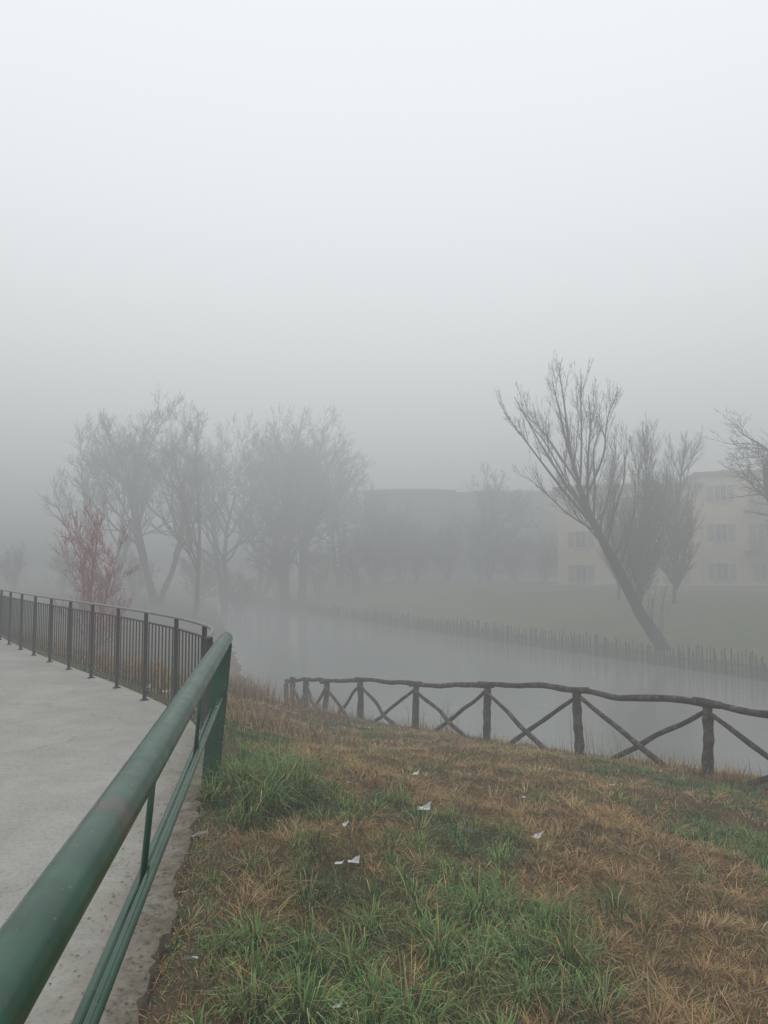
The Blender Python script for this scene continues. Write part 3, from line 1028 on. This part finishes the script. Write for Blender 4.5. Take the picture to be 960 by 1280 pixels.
for q in range(14):
    x = RNG.uniform(.5, 9); y = 13.0 + RNG.uniform(0, 3) 
    if gz1(x, y) > WZ - .2:
        weeds(x, y, .12, .12, 14, (.4, 1.0), .010, .25)
Vg, qg, tg, cg = merge(parts)
np_mesh("dry_weeds", Vg, quads=qg, tris=tg, col=cg, mat=M_grass, kind="stuff", label="tall brown dead weeds along fence and bank")

# fallen leaves and debris on the path edge
n = 1900
y = RNG.uniform(1.6, 6.0, n); off = RNG.normal(-.02, .17, n)
x = -.40 - .1606 * y + off
z = np.where(edge_dist(x, y) < .05, .004, gz(x, y) + .012)
s = RNG.uniform(.003, .012, n); a = RNG.uniform(0, 6.28, n)
Vl = np.empty((n, 4, 3))
for j, (cx, cy, cz) in enumerate(((-1, 0, 0), (0, -.45, .1), (1, 0, .05), (0, .45, .2))):
    Vl[:, j, 0] = x + s * (cx * np.cos(a) - cy * np.sin(a)); Vl[:, j, 1] = y + s * (cx * np.sin(a) + cy * np.cos(a)); Vl[:, j, 2] = z + s * cz
ql = np.arange(n * 4).reshape(n, 4)
cl = np.repeat(pick(DRY, n) * .5, 4, axis=0)
np_mesh("fallen_leaves", Vl.reshape(-1, 3), quads=ql, col=cl, mat=M_grass, kind="stuff", label="small brown leaf litter along the path edge")

# ------------------------------------------------------------------ paper litter
def ray_ground(px, py):
    pitch = math.atan(60 / 924)
    v = Vector(((px - 480) / 924, 1, (640 - py) / 924))
    v = Matrix.Rotation(pitch, 3, 'X') @ v
    t = .5
    while t < 60:
        p = Vector((0, 0, CAMZ)) + v * t
        zg = max(gz1(p.x, p.y), 0.0 if edge_dist(np.array([p.x]), np.array([p.y]))[0] < 0 else -99)
        if p.z <= zg: return p.x, p.y, zg
        t += .02
    return None
lit = [(250, 1052, .08), (530, 1017, .09), (583, 1048, .07), (672, 1052, .06), (440, 985, .07), (424, 1087, .05), (442, 1086, .065), (238, 1213, .05), (765, 986, .05), (655, 1002, .04), (422, 1272, .035), (432, 1038, .04), (325, 1020, .03), (205, 868, .16), (185, 862, .12), (520, 972, .06), (690, 965, .04)]
for i, (px, py, s) in enumerate(lit):
    h = ray_ground(px, py)
    if not h: continue
    rng = random.Random(i * 7 + 1)
    # torn flat sheet, one corner folded up
    n = 7; vs = []; fs = []
    el_ = rng.uniform(.45, .8)
    fold = rng.uniform(.05, .3); fa = rng.uniform(0, 6.28)
    skew = rng.uniform(-.4, .4)
    for a in range(n):
        for c in range(n):
            u_, v_ = a / (n - 1) - .5, c / (n - 1) - .5
            bd = 1 if a in (0, n - 1) or c in (0, n - 1) else .25
            u2 = u_ + skew * v_ + rng.uniform(-.06, .06) * bd; v2 = v_ + rng.uniform(-.06, .06) * bd
            q_ = u2 * math.cos(fa) + v2 * math.sin(fa) - fold
            z_ = rng.uniform(0, .05) + (max(q_, 0) * 1.1)
            vs.append((s * u2, s * el_ * v2, s * z_))
    for a in range(n - 1):
        for c in range(n - 1):
            q = a * n + c; fs.append((q, q + n, q + n + 1, q + 1))
    o = mesh_obj("paper_scrap", vs, fs, M_paper, None, False, label="crumpled white paper scrap lying in the grass", category="litter", group="paper scraps littering the grass")
    o.location = (h[0], h[1], h[2] + (.035 if h[2] < -.02 else .003)); o.rotation_euler = (rng.uniform(-.1, .35), rng.uniform(-.15, .15), rng.uniform(-.6, .6))

# ------------------------------------------------------------------ world, sun, camera
w = bpy.data.worlds.new("World"); scene.world = w; w.use_nodes = True
nt = w.node_tree
bg = nt.nodes["Background"]
sky = nt.nodes.new("ShaderNodeTexSky"); sky.sky_type = 'NISHITA'; sky.sun_disc = False
sky.sun_elevation = math.radians(50); sky.sun_rotation = math.radians(200)
sky.dust_density = 5; sky.air_density = 1.0
hs = nt.nodes.new("ShaderNodeHueSaturation"); hs.inputs["Saturation"].default_value = .25
nt.links.new(sky.outputs[0], hs.inputs["Color"]); nt.links.new(hs.outputs[0], bg.inputs["Color"])
bg.inputs["Strength"].default_value = .15
sl = bpy.data.lights.new("sun", 'SUN'); sl.energy = 1.5; sl.angle = math.radians(20); sl.color = (1, .97, .93)
so = bpy.data.objects.new("sun", sl); link(so)
so.rotation_euler = (math.radians(40), 0, math.radians(160 + 180 - 200 + 40))
cam = bpy.data.cameras.new("camera"); co = bpy.data.objects.new("camera", cam); link(co)
cam.sensor_fit = 'VERTICAL'; cam.sensor_height = 36; cam.sensor_width = 27; cam.lens = 26
cam.clip_start = .05; cam.clip_end = 2000
co.location = (0, 0, CAMZ)
co.rotation_euler = (math.radians(90) + math.atan(60 / 924), 0, 0)
scene.camera = co
